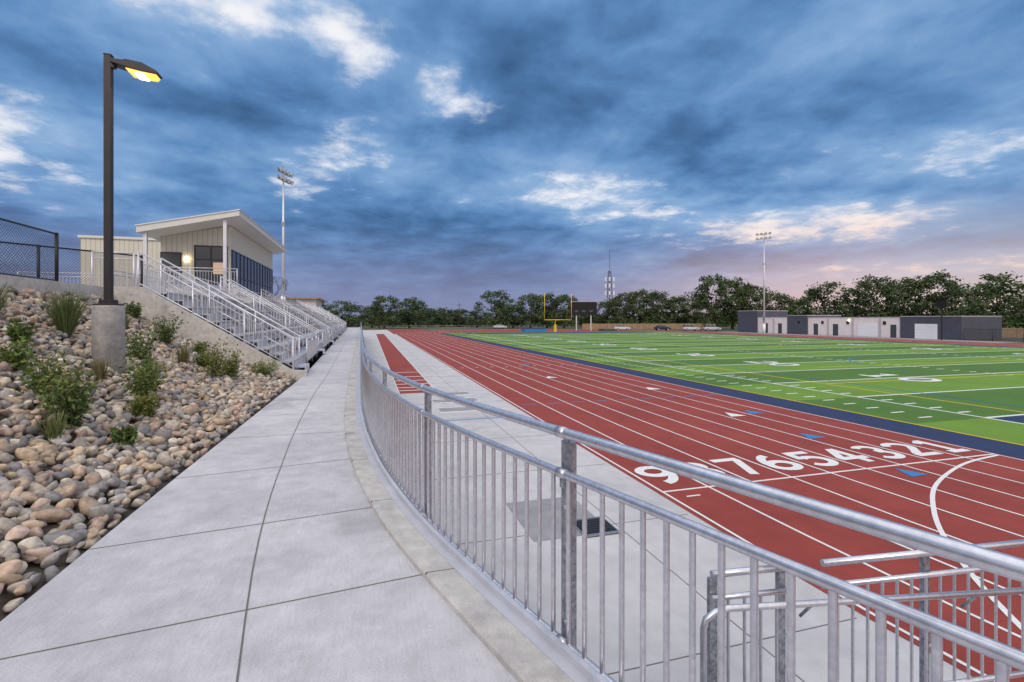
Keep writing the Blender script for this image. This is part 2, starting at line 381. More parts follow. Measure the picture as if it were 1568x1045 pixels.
py=ys[ys>-2.5]; px=np.array([RX(a) for a in py]); sl=np.concatenate([[0],np.cumsum(np.hypot(np.diff(px),np.diff(py)))])
def at(s): return float(np.interp(s,sl,px)),float(np.interp(s,sl,py))
Lmax=sl[py<82][-1]
s0=float(np.interp(2.27,py,sl))
r=MB(); sp=list(np.arange(0,min(30,Lmax),.12))+list(np.arange(30,Lmax,2))
for zz,rad,nn in ((1.08,.0255,16),(.875,.021,14),(.03,.021,12)):
    r.tube([(*at(s),WZ+zz) for s in sp],rad,M_alu,nn)
s=.03
while s<Lmax:
    x,y=at(s)
    r.tube([(x,y,WZ+.03),(x,y,WZ+.875)],.0125,M_alu,8 if y<12 else 5,caps=False)
    s+=.118
chan=[(-.045,.0),(-.045,.075),(-.05,.08),(-.082,.08),(-.0855,.075),(-.0855,.048),(-.15,.048),(-.15,.046)]
i_=r.m(M_alu_m); kk=len(r.v)
for s in sp:
    x,y=at(s); r.v+=[(x+q[0],y,WZ+q[1]) for q in chan]
nq=len(chan)
for a in range(len(sp)-1):
    for q in range(nq-1): r.f.append((kk+a*nq+q,kk+a*nq+q+1,kk+(a+1)*nq+q+1,kk+(a+1)*nq+q)); r.mi.append(i_); r.sm.append(False)
for k in range(-2,42):
    s=s0+k*1.86
    if s<0 or s>Lmax: continue
    x,y=at(s); x2,y2=at(s+.05); an=math.atan2(y2-y,x2-x)
    Mx=Matrix.Translation((x,y,WZ))@Matrix.Rotation(an,4,'Z')
    r.box(-.038,.038,-.062,-.026,-.12,1.03,M_galv,Mx)
    r.box(-.05,.05,-.075,-.062,-.50,-.05,M_galv,Mx)
    r.box(-.02,.02,-.03,.0,.80,.86,M_galv,Mx)
    r.tube([tuple(Mx@Vector((0,-.045,1.0))),tuple(Mx@Vector((0,-.03,1.04))),tuple(Mx@Vector((0,-.005,1.07)))],.014,M_galv,8)
    for q in (.70,.12): r.tube([tuple(Mx@Vector((0,-.03,q))),tuple(Mx@Vector((0,-.018,q)))],.012,M_alu,6)
    for zz,rad in ((1.08,.029),(.875,.025),(.03,.025)):
        r.tube([(*at(s-.03),WZ+zz),(*at(s+.03),WZ+zz)],rad,M_alu,12)
r.obj('guard_railing')

def railpanel(mb,p0,p1,h,z0a,z0b,sp_=.115,mid=True,mt=M_alu,posts=None):
    p0=Vector(p0);p1=Vector(p1); Ln=(p1-p0).length; n=max(2,int(Ln/sp_))
    a=Vector((p0.x,p0.y,z0a)); b=Vector((p1.x,p1.y,z0b))
    U=Vector((0,0,1))
    mb.tube([a+U*h,b+U*h],.024,mt,10)
    if mid: mb.tube([a+U*(h-.16),b+U*(h-.16)],.019,mt,8)
    mb.tube([a+U*.1,b+U*.1],.019,mt,8)
    for i in range(1,n):
        q=a.lerp(b,i/n); mb.tube([q+U*.1,q+U*(h-.16 if mid else h)],.011,mt,6,caps=False)
    for tq in (posts or [0,.5,1]):
        q=a.lerp(b,tq); mb.box(q.x-.03,q.x+.03,q.y+.02,q.y+.05,q.z-.63,q.z+h-.04,M_galv)
s_=MB()
railpanel(s_,(2.18,2.73,0),(2.78,2.66,0),1.07,.63,.63,posts=[.05,.9])
railpanel(s_,(3.02,2.64,0),(5.6,2.27,0),1.07,.63,.68,posts=[.33,.95])
s_.tube([(2.03,2.62,.0),(2.03,2.62,1.43),(2.05,2.62,1.49),(2.11,2.61,1.53),(2.2,2.6,1.545),(5.1,2.02,1.56)],.021,M_alu,12)
for xx in (2.75,3.9): s_.tube([(xx,2.62-.2*(xx-2.2)+.06,1.42),(xx,2.6-.2*(xx-2.2),1.53)],.010,M_galv,6)
s_.obj('stair_railing')
s_=MB()
for i in range(4): s_.box(2.2+.32*i,2.2+.32*(i+1),-.8,2.0-.05*i,0,.62-.155*i,M_conc2)
s_.box(1.3,2.2,-.8,2.1,0,.62,M_conc2); s_.obj('concrete_steps')

# ------------------------------------------------------------ rock slope
SX=[-6.6,-5.3,-4.2,-3.0,-1.93]; SZ=[3.98,3.15,2.48,1.98,1.66]
def zs(x): return float(np.interp(x,SX,SZ))
b=MB(); xs_=np.linspace(-6.6,-1.93,24); ysl=np.linspace(-6,17,60)
b.v=[(x,y,zs(x)-.03+.03*math.sin(x*7+y*5)) for y in ysl for x in xs_]; n=len(xs_)
for j_ in range(len(ysl)-1):
    for i in range(n-1): b.f.append((j_*n+i,j_*n+i+1,(j_+1)*n+i+1,(j_+1)*n+i)); b.mi.append(b.m(M_soil)); b.sm.append(True)
b.obj('planting_slope')

import bmesh
def ico(sub,seed):
    bm=bmesh.new(); bmesh.ops.create_icosphere(bm,subdivisions=sub,radius=1)
    rs=np.random.default_rng(seed); dirs=rs.normal(size=(11,3)); dirs/=np.linalg.norm(dirs,axis=1)[:,None]; h=rs.uniform(.50,.88,11)
    V=np.array([v.co[:] for v in bm.verts])
    for d,hh in zip(dirs,h):
        dd=V@d; over=np.maximum(dd-hh,0); V-=np.outer(over*.88,d)
    V+= .06*np.sin(V[:,[1,2,0]]*3+seed)
    F=np.array([[v.index for v in f.verts] for f in bm.faces]); bm.free(); return V,F
def scatter(name,items,tints,matr,smooth=True):
    VV=[];FF=[];CC=[];k=0
    for (V,F),c in zip(items,tints):
        VV.append(V); FF.append(F+k); CC.append(np.repeat([list(c)+[1]],len(V),0)); k+=len(V)
    V=np.concatenate(VV);F=np.concatenate(FF);C=np.concatenate(CC)
    me=bpy.data.meshes.new(name); nv=len(V); nf=len(F); fl=F.shape[1]
    me.vertices.add(nv); me.vertices.foreach_set('co',V.astype(np.float32).ravel())
    me.loops.add(nf*fl); me.loops.foreach_set('vertex_index',F.astype(np.int32).ravel())
    me.polygons.add(nf); me.polygons.foreach_set('loop_start',np.arange(0,nf*fl,fl,dtype=np.int32)); me.polygons.foreach_set('loop_total',np.full(nf,fl,dtype=np.int32))
    me.update(); me.polygons.foreach_set('use_smooth',np.full(nf,smooth))
    at_=me.color_attributes.new('tint','FLOAT_COLOR','POINT'); at_.data.foreach_set('color',C.astype(np.float32).ravel())
    me.materials.append(matr); me.validate(); return me
hi=[ico(3,s) for s in range(8)]; lo=[ico(2,s) for s in range(8)]
items=[];tints=[]
pal=[(.42,.37,.31),(.36,.32,.29),(.50,.43,.34),(.45,.345,.25),(.28,.26,.26),(.55,.50,.43),(.42,.31,.24),(.22,.21,.215),(.52,.41,.29),(.40,.375,.36),(.48,.36,.30)]
def rotm(a,b_,c):
    return np.array(Matrix.Rotation(a,3,'Z')@Matrix.Rotation(b_,3,'Y')@Matrix.Rotation(c,3,'X'))
for layer in range(2):
    st=.112 if layer==0 else .145
    for y in np.arange(-.5,15.0,st):
        for x in np.arange(-6.55,-1.98,st):
            if y<1.1*abs(x)-1.2: continue
            xx=x+rng.uniform(-.5,.5)*st*.95; y2=y+rng.uniform(-.5,.5)*st*.95
            if xx>-2.02 or y2>15.0-0.02: continue
            if math.hypot(xx+4.3,y2-9.95)<.26: continue
            sz=rng.uniform(.036,.078)*(1.0 if rng.random()>.10 else 1.5)
            if xx>-2.12: sz=min(sz,.06)
            V,F=(hi if math.hypot(xx,y2)<5 else lo)[rng.integers(8)]
            S=np.array([sz*rng.uniform(1.0,1.5),sz*rng.uniform(.8,1.1),sz*rng.uniform(.5,.9)])
            M3=rotm(rng.uniform(0,6.28),R(26)+rng.normal()*.4,rng.normal()*.4)
            W=(V*S)@M3.T+np.array([xx,y2,zs(xx)+sz*.30+(.045 if layer else 0)])
            items.append((W,F)); c=np.array(pal[rng.integers(len(pal))])*rng.uniform(.65,1.25); tints.append(c)
me=scatter('river_rocks',items,tints,M_rock); o=bpy.data.objects.new('river_rocks',me); COL.objects.link(o)

def shrub(name,x,y,z,h,w,nst=16,seed=0,grass=False,col=(.10,.15,.04)):
    rs=np.random.default_rng(seed); items=[];tt=[]; F=np.array([[0,1,2,3]])
    for s in range(nst*(5 if grass else 1)):
        a=rs.uniform(0,6.28); lean=rs.uniform(.1,1)*w*.5; hh=h*rs.uniform(.55,1.05)
        tip=np.array([math.cos(a)*lean,math.sin(a)*lean,hh]); base=np.array([math.cos(a),math.sin(a),0])*rs.uniform(0,.06)
        d=np.array([-math.sin(a),math.cos(a),0])
        if grass:
            m_=(base+tip)/2+np.array([0,0,hh*.12]); ww=.006
            items.append((np.array([base-d*ww,base+d*ww,m_+d*ww,m_-d*ww]),F)); items.append((np.array([m_-d*ww,m_+d*ww,tip+d*.001,tip-d*.001]),F))
            c=np.array(col)*rs.uniform(.7,1.5); tt+=[c,c]; continue
        ww=.005; items.append((np.array([base-d*ww,base+d*ww,tip+d*.002,tip-d*.002]),F)); tt.append((.09,.06,.04))
        for k in range(34):
            tq=rs.uniform(.15,1.0); p=base+(tip-base)*tq+rs.normal(size=3)*.035*w/.5
            u=rs.normal(size=3); u/=np.linalg.norm(u); v=np.cross(u,rs.normal(size=3)); v/=np.linalg.norm(v)
            L_=rs.uniform(.022,.042); W_=L_*.45
            items.append((np.array([p-u*L_,p-v*W_,p+u*L_,p+v*W_]),F)); tt.append(np.array(col)*rs.uniform(.55,1.7)*np.array([rs.uniform(.8,1.3),1,rs.uniform(.6,1.2)]))
    me=scatter(name,items,tt,M_shrub,False); o=bpy.data.objects.new(name,me); COL.objects.link(o); o.location=(x,y,z); return o
SH=[(-3.3,8.67,.72,.68),(-3.2,11.9,.78,.85),(-3.3,6.8,.60,.58),(-3.9,7.5,.58,.68),(-3.55,7.25,.55,.55),(-4.6,13.3,.7,.65),(-4.25,11.0,.6,.65),(-2.6,13.8,.45,.75),(-5.6,14.2,.4,.5),(-4.1,13.9,.3,.4),(-3.0,7.9,.3,.4),(-2.7,6.6,.2,.3),(-4.5,8.0,.4,.5),(-3.4,9.2,.55,.55),(-3.6,12.6,.35,.45),(-5.0,9.0,.35,.4),(-3.0,12.4,.6,.5)]
for i,(x,y,h,w_) in enumerate(SH): shrub('shrub',x,y,zs(x)+.05,h,w_,19+i%3*4,seed=20+i,col=[(.10,.155,.035),(.15,.18,.045),(.085,.135,.035)][i%3])
shrub('ornamental_grass',-5.15,10.45,zs(-5.15),.85,1.0,85,5,True,(.13,.17,.06))
shrub('ornamental_grass',-5.6,9.4,zs(-5.6),.6,.8,55,6,True,(.13,.17,.06))
shrub('ornamental_grass',-3.2,6.3,zs(-3.2),.35,.4,20,8,True,(.15,.17,.06))
shrub('ornamental_grass',-4.0,9.0,zs(-4.0),.4,.45,26,9,True,(.2,.17,.08))
shrub('ornamental_grass',-3.9,12.2,zs(-3.9),.5,.5,30,10,True,(.18,.17,.07))
shrub('ornamental_grass',-5.3,12.9,zs(-5.3),.4,.5,26,11,True,(.14,.17,.07))

# street lamp on pier
e=empty('street_lamp',(-4.3,9.95,0))
p=MB(); p.tube([(0,0,2.1),(0,0,3.60),(0,0,3.62)],.225,M_pier,32); p.obj('concrete_pier',e)
p=MB(); p.box(-.16,.16,-.16,.16,3.62,3.65,M_bronze); p.box(-.10,.10,-.10,.10,3.65,3.72,M_bronze); p.box(-.052,.052,-.052,.052,3.72,7.9,M_bronze); p.box(-.056,.056,-.056,.056,7.9,7.925,M_bronze)
p.box(.04,.10,-.05,.05,7.70,7.86,M_bronze)
p.box(-.03,.03,-.056,-.05,4.1,4.35,M_frame); p.obj('pole',e,.006)
p=MB(); p.prism([(.06,7.76),(.06,7.83),(.24,7.83),(.28,7.85),(.52,7.82),(.74,7.71),(.77,7.67),(.74,7.65),(.52,7.67),(.28,7.71)],-.11,.11,M_bronze); p.obj('lamp_head',e,.012)
p=MB(); p.prism([(.27,7.705),(.52,7.665),(.74,7.645),(.70,7.59),(.34,7.62)],-.10,.10,M_led); p.prism([(.40,7.65),(.60,7.64),(.57,7.585),(.42,7.60)],-.106,.106,M_ledc); p.obj('lens',e,.015)
ld=bpy.data.lights.new('lamp_light','SPOT'); ld.energy=70; ld.color=(1,.62,.28); ld.spot_size=R(150); ld.spot_blend=1; ld.shadow_soft_size=.15
lo_=bpy.data.objects.new('lamp_light',ld); COL.objects.link(lo_); lo_.parent=e; lo_.location=(.5,0,7.53)

# upper terrace
b=MB(); b.prism([(-160,-.05),(-160,4.1),(-6.55,4.1),(-6.55,-.05)],-30,118,M_conc_dark); b.obj('upper_terrace')
b=MB(); b.box(-6.75,-6.45,-10,17.2,3.7,4.2,M_curb); b.obj('terrace_curb')
def fence(name,x0,y0,x1,y1,z0,h,sp_=2.4):
    L_=math.hypot(x1-x0,y1-y0); e=empty(name,(x0,y0,z0),math.atan2(y1-y0,x1-x0))
    p=MB(); k=max(1,round(L_/sp_))
    for i in range(k+1): p.tube([(L_*i/k,0,-.1),(L_*i/k,0,h+.03)],.034,M_black,10)
    p.tube([(0,0,h),(L_,0,h)],.022,M_black,8); p.tube([(0,0,.06),(L_,0,.06)],.015,M_black,8)
    p.obj('posts_and_rails',e)
    p=MB(); p.face([(0,.012,.05),(L_,.012,.05),(L_,.012,h),(0,.012,h)],M_chain); p.obj('chain_link',e)
fence('chain_link_fence',-6.62,1.0,-6.62,13.1,4.18,1.08)
fence('chain_link_fence',-6.75,17.6,-15,8.8,4.12,1.2)

# ------------------------------------------------------------ bleachers
e=empty('bleachers',(-1.85,15.15,0),R(1.3))
RUN=.62; RISE=.385; NR=6; LB=64.0
aisles=[.2,8.0,17,26,35,44,53,62.6]
p=MB()
segs=[]
for a,b_ in zip(aisles[:-1],aisles[1:]): segs.append((a+1.35,b_-.05))
for i in range(NR):
    z=WZ+.05+RISE*(i+1); x1=-.25-RUN*i; x0=x1-RUN
    p.box(x0+.02,x1,0,LB,z-.05,z,M_bench)
    p.box(x1-.01,x1+.005,0,LB,z-RISE+.05,z-.06,M_bench)
    for (a,b_) in segs:
        p.box(x0+.02,x0+.27,a,b_,z+.37,z+.42,M_bench)
        for yv in np.arange(a+.3,b_,1.8): p.box(x0+.12,x0+.17,yv,yv+.05,z,z+.37,M_alu_m)
    for a in aisles:
        p.box(x1-.005,x1+.30,a+.1,a+1.2,z-RISE*.5-.04,z-RISE*.5,M_bench)
        p.box(x1+.27,x1+.30,a+.1,a+1.2,z-RISE*.5-.19,z-RISE*.5-.04,M_alu_m)
zt=WZ+.05+RISE*NR; xb=-.25-RUN*NR
p.box(xb-1.2,xb,0,LB,zt-.05,zt,M_bench)
p.obj('seating',e)
p=MB(); p.prism([(-.3,WZ+.0),(xb-.9,WZ),(xb-.9,zt-.12),(xb,zt-.12)],.1,LB-.1,M_bd3); p.obj('understructure',e)
p=MB(); p.prism([(.12,WZ-.3),(.12,WZ+.16),(-.25,WZ+.18),(-3.85,4.22),(-5.0,4.22),(-5.0,WZ-.3)],-.22,-.02,M_curb); p.obj('end_wall',e)
p=MB()
def sloped(yv,i0,i1,h=.95,pick=True,mt=M_alu_m):
    a=Vector((-.25-RUN*i0,yv,WZ+.05+RISE*i0+.1)); b_=Vector((-.25-RUN*i1,yv,WZ+.05+RISE*i1+.1)); U=Vector((0,0,1))
    p.tube([a+U*(h-.3) + Vector((.12,0,0)),a+U*h+Vector((.08,0,0)),a+U*h,b_+U*h],.022,mt,8); p.tube([a+U*(h-.17),b_+U*(h-.17)],.018,mt,6); p.tube([a+U*.12,b_+U*.12],.018,mt,6)
    n=int((b_-a).length/(.13 if pick else 1.4))
    for q in range(n+1):
        c_=a.lerp(b_,q/n)
        p.tube([c_+U*.1,c_+U*(h-.17)],.011,mt,5,caps=False)
    for q in range(4):
        c_=a.lerp(b_,q/3); p.tube([c_-U*.3,c_+U*h],.026,mt,8)
sloped(-.08,0,NR)
sloped(1.45,0,NR)
for a in aisles[1:]:
    sloped(a+1.38,0,NR,pick=(a<30))
    sloped(a-.03,0,NR,pick=(a<30))
for a in aisles:
    for i in range(0,NR-1,2):
        a0=Vector((-.3-RUN*i,a+.65,WZ+RISE*i+.1)); b0=Vector((-.3-RUN*(i+1.4),a+.65,WZ+RISE*(i+1.4)+.1)); U=Vector((0,0,1))
        p.tube([a0,a0+U*.85,a0+U*.92+Vector((-.06,0,.0)),b0+U*.92,b0+U*.87+Vector((-.06,0,0)),b0],.022,M_alu_m,8); p.tube([a0+U*.5,b0+U*.5],.018,M_alu_m,6)
def flat(p0,p1,z,h=1.05,sp_=.13):
    a=Vector((*p0,z)); b_=Vector((*p1,z)); U=Vector((0,0,1)); Ln=(b_-a).length
    for hh,rr in ((h,.022),(h-.16,.018),(.1,.018)): p.tube([a+U*hh,b_+U*hh],rr,M_alu_m,8)
    n=int(Ln/sp_)
    for q in range(n+1): c_=a.lerp(b_,q/n); p.tube([c_+U*.1,c_+U*(h-.16)],.011,M_alu_m,4,caps=False)
    k=max(1,int(Ln/1.9))
    for q in range(k+1): c_=a.lerp(b_,q/k); p.tube([c_-U*.1,c_+U*h],.026,M_alu_m,6)
flat((xb-.1,-.08),(xb-1.0,-.08),zt,1.0); flat((xb-1.15,3),(xb-1.15,LB),zt)
for a,b_ in segs: flat((-.15,a+1.2),(-.15,b_-1.0),WZ+RISE*.3,.85,.15)
p.obj('handrails',e)

# ------------------------------------------------------------ press box
e=empty('press_box')
def rz_(x): return 8.14+(x+11.3)*.23
p=MB(); p.prism([(-11,4.1),(-7.6,4.1),(-7.6,rz_(-7.6)-.33),(-11,rz_(-11)-.33)],31,43.5,M_siding); p.obj('walls',e)
p=MB(); p.prism([(-11.4,rz_(-11.4)-.33),(-6.7,rz_(-6.7)-.28),(-6.7,rz_(-6.7)),(-11.4,rz_(-11.4))],29.1,44.2,M_roofw)
p.prism([(-11.45,rz_(-11.45)+.0),(-6.65,rz_(-6.65)+.0),(-6.65,rz_(-6.65)+.05),(-11.45,rz_(-11.45)+.05)],29.05,44.25,M_alu_m); p.obj('roof',e)
p=MB()
p.box(-7.62,-7.57,31.25,43.2,5.15,7.3,M_glass)
for yv in np.linspace(31.25,43.2,14): p.box(-7.60,-7.54,yv-.04,yv+.04,5.1,7.34,M_frame)
for zz in (5.12,5.85,7.3): p.box(-7.60,-7.545,31.2,43.25,zz-.04,zz+.04,M_frame)
p.box(-9.35,-7.72,30.96,31.02,5.15,7.45,M_glass)
for xv in (-9.35,-8.55,-7.75): p.box(xv-.035,xv+.035,30.93,31.0,5.1,7.48,M_frame)
for zz in (5.12,6.7,7.45): p.box(-9.38,-7.7,30.935,31.0,zz-.035,zz+.035,M_frame)
p.box(-8.45,-7.82,30.952,30.958,5.9,6.55,M_intw)  # glowing panel on the glass, stands in for warm light inside
p.obj('windows',e)
p=MB(); p.box(-10.95,-10.05,30.95,31.02,5.0,7.0,M_doorgrey); p.box(-11.0,-10.95,30.93,31.02,5.0,7.05,M_frame);p.box(-10.05,-10.0,30.93,31.02,5.0,7.05,M_frame);p.box(-10.95,-10.05,30.93,31.02,7.0,7.05,M_frame); p.obj('door',e)
p=MB(); p.box(-9.82,-9.7,30.85,31.0,6.6,6.8,M_led2); p.obj('wall_lamp',e)
p=MB()
for xv in (-7.45,-11.1): p.box(xv-.08,xv+.08,29.3,29.46,4.1,rz_(xv)-.30,M_alu_m)
p.box(-11.4,-6.75,29.0,31.0,4.1,5.0,M_curb)
for i in range(5): p.box(-6.75+.3*i,-6.45+.3*i,29.2,30.8,4.1,4.85-.16*i,M_curb)
p.obj('porch_posts_and_deck',e)
p=MB(); flat((-11.2,29.05),(-6.8,29.05),5.0); p.obj('deck_rail',e)
p=MB(); p.box(-17,-11.05,36,43,4.1,8.35,M_siding); p.box(-17.1,-11.0,35.9,43.1,8.35,8.5,M_roofw); p.obj('rear_wing',e)
p=MB(); flat((-14.5,26),(-9.2,26),4.1,1.3); flat((-9.2,26),(-9.2,21),4.1,1.1); p.obj('terrace_railing')

e=empty('grandstand_storage_building')
p=MB(); p.box(-16,-8.5,86,96,4.1,6.6,M_bd3); p.obj('walls',e)
p=MB(); p.box(-16.6,-8,85.4,96.6,6.6,6.85,M_wood); p.obj('roof',e)
p=MB(); p.box(-12,-11,85.95,86.0,4.2,6.2,M_doorgrey); p.obj('door',e)

def mast(x,y,z0,top,yawdeg):
    e=empty('floodlight_mast',(x,y,0),R(yawdeg)); p=MB()
    p.tube([(0,0,z0),(0,0,z0+(top-z0)*.5),(0,0,top)],.24,M_alu_m,12,r2=.10); p.tube([(0,0,z0),(0,0,z0+2.2)],.32,M_wdoor,12); p.obj('pole',e)
    p=MB()
    for zz in (top-.3,top-1.3): p.box(-1.5,1.5,-.06,.06,zz-.06,zz+.06,M_galv)
    for zz in (top-.15,top-1.15):
        for q in np.linspace(-1.35,1.35,4):
            p.tube([(q,-.1,zz+.15),(q,-.35,zz-.02),(q,-.5,zz-.12)],.16,M_galv,10,r2=.30); p.tube([(q,-.5,zz-.12),(q,-.52,zz-.135)],.27,M_wdoor,10)
    p.box(-.3,.3,-.1,.1,top-7.25,top-6.75,M_galv)
    p.box(-.2,.2,-.35,-.2,z0+3,z0+4,M_galv)
    p.obj('lamp_array',e)
mast(-10.9,69.8,4.1,22.8,70); mast(86,90,0,22.8,-60)

def goal(y,s):
    e=empty('goal_post',(CX,y,0)); p=MB()
    p.tube([(0,2.0*s,0),(0,2.0*s,2.2),(0,1.6*s,2.8),(0,.8*s,3.03),(0,0,3.05)],.12,M_gy,12)
    p.tube([(-3.56,0,3.05),(3.56,0,3.05)],.095,M_gy,10)
    for q in (-3.56,3.56): p.tube([(q,0,3.0),(q,0,9.6)],.07,M_gy,10)
    p.obj('goal_frame',e); p=MB(); p.box(-.3,.3,2*s-.3,2*s+.3,0,1.8,M_gy); p.obj('pad',e,.05)
goal(112,1); goal(2.3,-1)
def pads(x,y,w_,h,d_,mt):
    p=MB(); p.box(x,x+w_,y,y+d_,.02,h,mt); p.box(x+.1,x+w_-.1,y+.1,y+d_-.1,h,h+.06,M_navy); p.obj('high_jump_mat',None,.06)
pads(38,118,6,.7,3.5,M_bluep); pads(60,118,4,.5,3,M_bd1)
e=empty('scoreboard',(57.0,124,0),R(-22)); p=MB(); p.box(-3.6,3.6,-.2,.2,4.4,8.0,M_tire); p.box(-3.7,3.7,-.25,.25,8.0,8.16,M_bd3); p.obj('panel',e)
p=MB()
for q in (-2,2): p.box(q-.15,q+.15,.2,.5,0,7.5,M_alu_m)
p.obj('posts',e)
p=MB()
for q in (-2.4,-.5,1.6): p.box(q,q+.9,-.215,-.2,5.2,5.7,M_bd1)
p.obj('displays',e)
e=empty('play_clock_sign',(86,54.2,0),R(60)); p=MB(); p.box(-1.25,1.25,-.12,.12,5.1,6.2,M_tire); p.box(-.35,.35,-.14,-.12,5.3,6.0,M_bd1); p.obj('panel',e); p=MB(); p.box(-.08,.08,-.04,.12,0,5.1,M_black); p.obj('post',e)

# ------------------------------------------------------------ field house
e=empty('field_house'); X=89
secs=[(53.2,62.4,3.7,M_bd1),(62.4,81.2,3.55,M_bd2),(81.2,86.3,4.0,M_bd1),(86.3,95.1,3.6,M_bd2),(95.1,101.4,5.2,M_bd1)]
p=MB()
for i,(a,b_,h,mt) in enumerate(secs): p.box(X+(.0 if i%2 else -.25),X+9,a+.002,b_-.002,0,h,mt)
for a in (66,71.2,76.4,90.2): p.box(X-.12,X-.0,a-.2,a+.2,0,3.4,M_bd3)
p.obj('walls',e)
p=MB()
for i,(a,b_,h,mt) in enumerate(secs): p.box(X-.32+(.25 if i%2 else 0),X+9.1,a+.01,b_-.01,h,h+.12,M_bd3)
p.obj('parapet',e)
p=MB(); p.box(X-.29,X-.24,56.6,60,.02,2.5,M_wdoor); p.box(X-.05,X+.02,66.6,70.2,.02,2.5,M_wdoor)
for a,b_,q in ((74.3,75.4,-.05),(78.8,79.8,-.05),(63.2,64.2,-.05),(88,89,-.05),(92,93.2,-.05)): p.box(X+q,X+.02,a,b_,.02,2.3,M_doorgrey)
for zz in (.5,1,1.5,2): p.box(X-.30,X-.285,56.6,60,zz,zz+.03,M_bd2); p.box(X-.06,X-.045,66.6,70.2,zz,zz+.03,M_bd2)
p.obj('doors',e)
p=MB()
for a in (65,72,77.5,83): p.box(X-.09-(.22 if a>81 and a<86 else 0),X+.02,a,a+.5,2.3,2.9,M_frame)
p.box(X-.16,X-.0,71.9,72.1,2.95,3.1,M_led2)
p.obj('windows',e)
p=MB(); p.box(84,X-.3,46,104,-.02,.0,M_conc_dark); p.box(98.2,130,40,125,-.05,.0,M_asph); p.box(74,98,112,126,-.05,.0,M_asph); p.obj('service_pavement')

fence('chain_link_fence',88,52.5,100,30,0,1.8,3)
def pickfence(name,x0,y0,x1,y1,h):
    p=MB(); L_=math.hypot(x1-x0,y1-y0); n=int(L_/.6)
    e_=empty(name,(x0,y0,0),math.atan2(y1-y0,x1-x0))
    for i in range(n): p.box(i*.6,i*.6+.56,-.02,.02,.05,h+random.uniform(-.03,.03),M_wood)
    for i in range(0,n,4): p.box(i*.6-.05,i*.6+.05,.02,.12,0,h,M_wood)
    p.obj('boards',e_)
pickfence('wood_fence',64,140,106,130,1.8); pickfence('wood_fence',104,60,125,44,1.7)
p=MB()
for x in np.arange(-1,72,3.0): p.tube([(x,152,0),(x,152,1.2)],.03,M_galv,5)
p.tube([(-1,152,1.2),(72,152,1.2)],.03,M_galv,5); p.tube([(-1,152,.6),(72,152,.6)],.02,M_galv,5); p.obj('track_fence')

# cell tower
e=empty('cell_tower',(142,271,0)); p=MB()
for a in range(3):
    an=a*2.094; p.tube([(2.6*math.cos(an),2.6*math.sin(an),0),(.9*math.cos(an),.9*math.sin(an),33)],.20,M_bd1,5)
for k in range(12):
    z0=k*2.75; r0=2.6-1.7*z0/33; r1=2.6-1.7*(z0+2.75)/33
    for a in range(3):
        a0=a*2.094;a1=(a+1)*2.094
        p.tube([(r0*math.cos(a0),r0*math.sin(a0),z0),(r1*math.cos(a1),r1*math.sin(a1),z0+2.75)],.11,M_bd1,4)
p.tube([(0,0,32),(0,0,46)],.13,M_bd1,5)
p.obj('lattice',e); p=MB()
for zz in (19,23.5,27.5):
    for a in range(6):
        an=a*1.047; p.box(2.8*math.cos(an)-.35,2.8*math.cos(an)+.35,2.8*math.sin(an)-.35,2.8*math.sin(an)+.35,zz-1.2,zz+1.2,M_wdoor)
        p.tube([(0,0,zz),(2.8*math.cos(an),2.8*math.sin(an),zz)],.08,M_galv,4)
p.obj('antennas',e)
for (x,y,h) in ((3,165,11),(33,185,9.5),(60,190,9),(18,190,9)):
    p=MB(); p.tube([(x,y,0),(x,y,h)],.16,M_bark,6,r2=.1); p.box(x-1.1,x+1.1,y-.06,y+.06,h-1,h-.85,M_bark); p.obj('utility_pole')

def car(x,y,rz,paint,suv=False):
    e=empty('parked_car',(x,y,0),rz); H=1.7 if suv else 1.42
    p=MB(); p.prism([(-2.2,.35),(-2.25,.75),(-2.1,.98),(-1.4,1.02),(1.1,.98),(2.05,.82),(2.25,.6),(2.2,.32)],-.88,.88,paint)
    p.obj('body',e,.06)
    p=MB(); back=-2.05 if suv else -1.7
    A_=[(back,-.80,1.0),(1.15,-.80,.98),(1.15,.80,.98),(back,.80,1.0)]; T=[(back+.45,-.62,H),(.35,-.62,H),(.35,.62,H),(back+.45,.62,H)]
    for q in range(4): p.face([A_[q],A_[(q+1)%4],T[(q+1)%4],T[q]],M_glass)
    p.box(back+.42,.4,-.64,.64,H,H+.03,paint)
    for sx in (-1,1):
        for xx in (back+.1,-.55,.95): p.tube([(xx,sx*.81,1.0),(xx*.6+(back+.9)*.2 ,sx*.635,H)],.035,paint,5)
    p.obj('cabin',e)
    p=MB()
    for sx in (-1,1):
        for xx in (-1.35,1.4): p.tube([(xx,sx*.70,.33),(xx,sx*.91,.33)],.33,M_tire,18); p.tube([(xx,sx*.90,.33),(xx,sx*.925,.33)],.19,M_alu_m,12)
    p.obj('wheels',e)
    p=MB(); p.box(2.15,2.27,.5,.8,.6,.72,M_wdoor); p.box(2.15,2.27,-.8,-.5,.6,.72,M_wdoor); p.box(-2.28,-2.2,.5,.8,.7,.85,M_track); p.box(-2.28,-2.2,-.8,-.5,.7,.85,M_track); p.obj('lights',e)
car(70,126,R(-20),M_carw); car(92,115,R(-25),M_carw,True); car(86.5,117,R(-20),M_carw,True); car(98,45.5,R(-40),M_carb); car(42,158,0,M_carw); car(80,121,R(-15),M_carb)

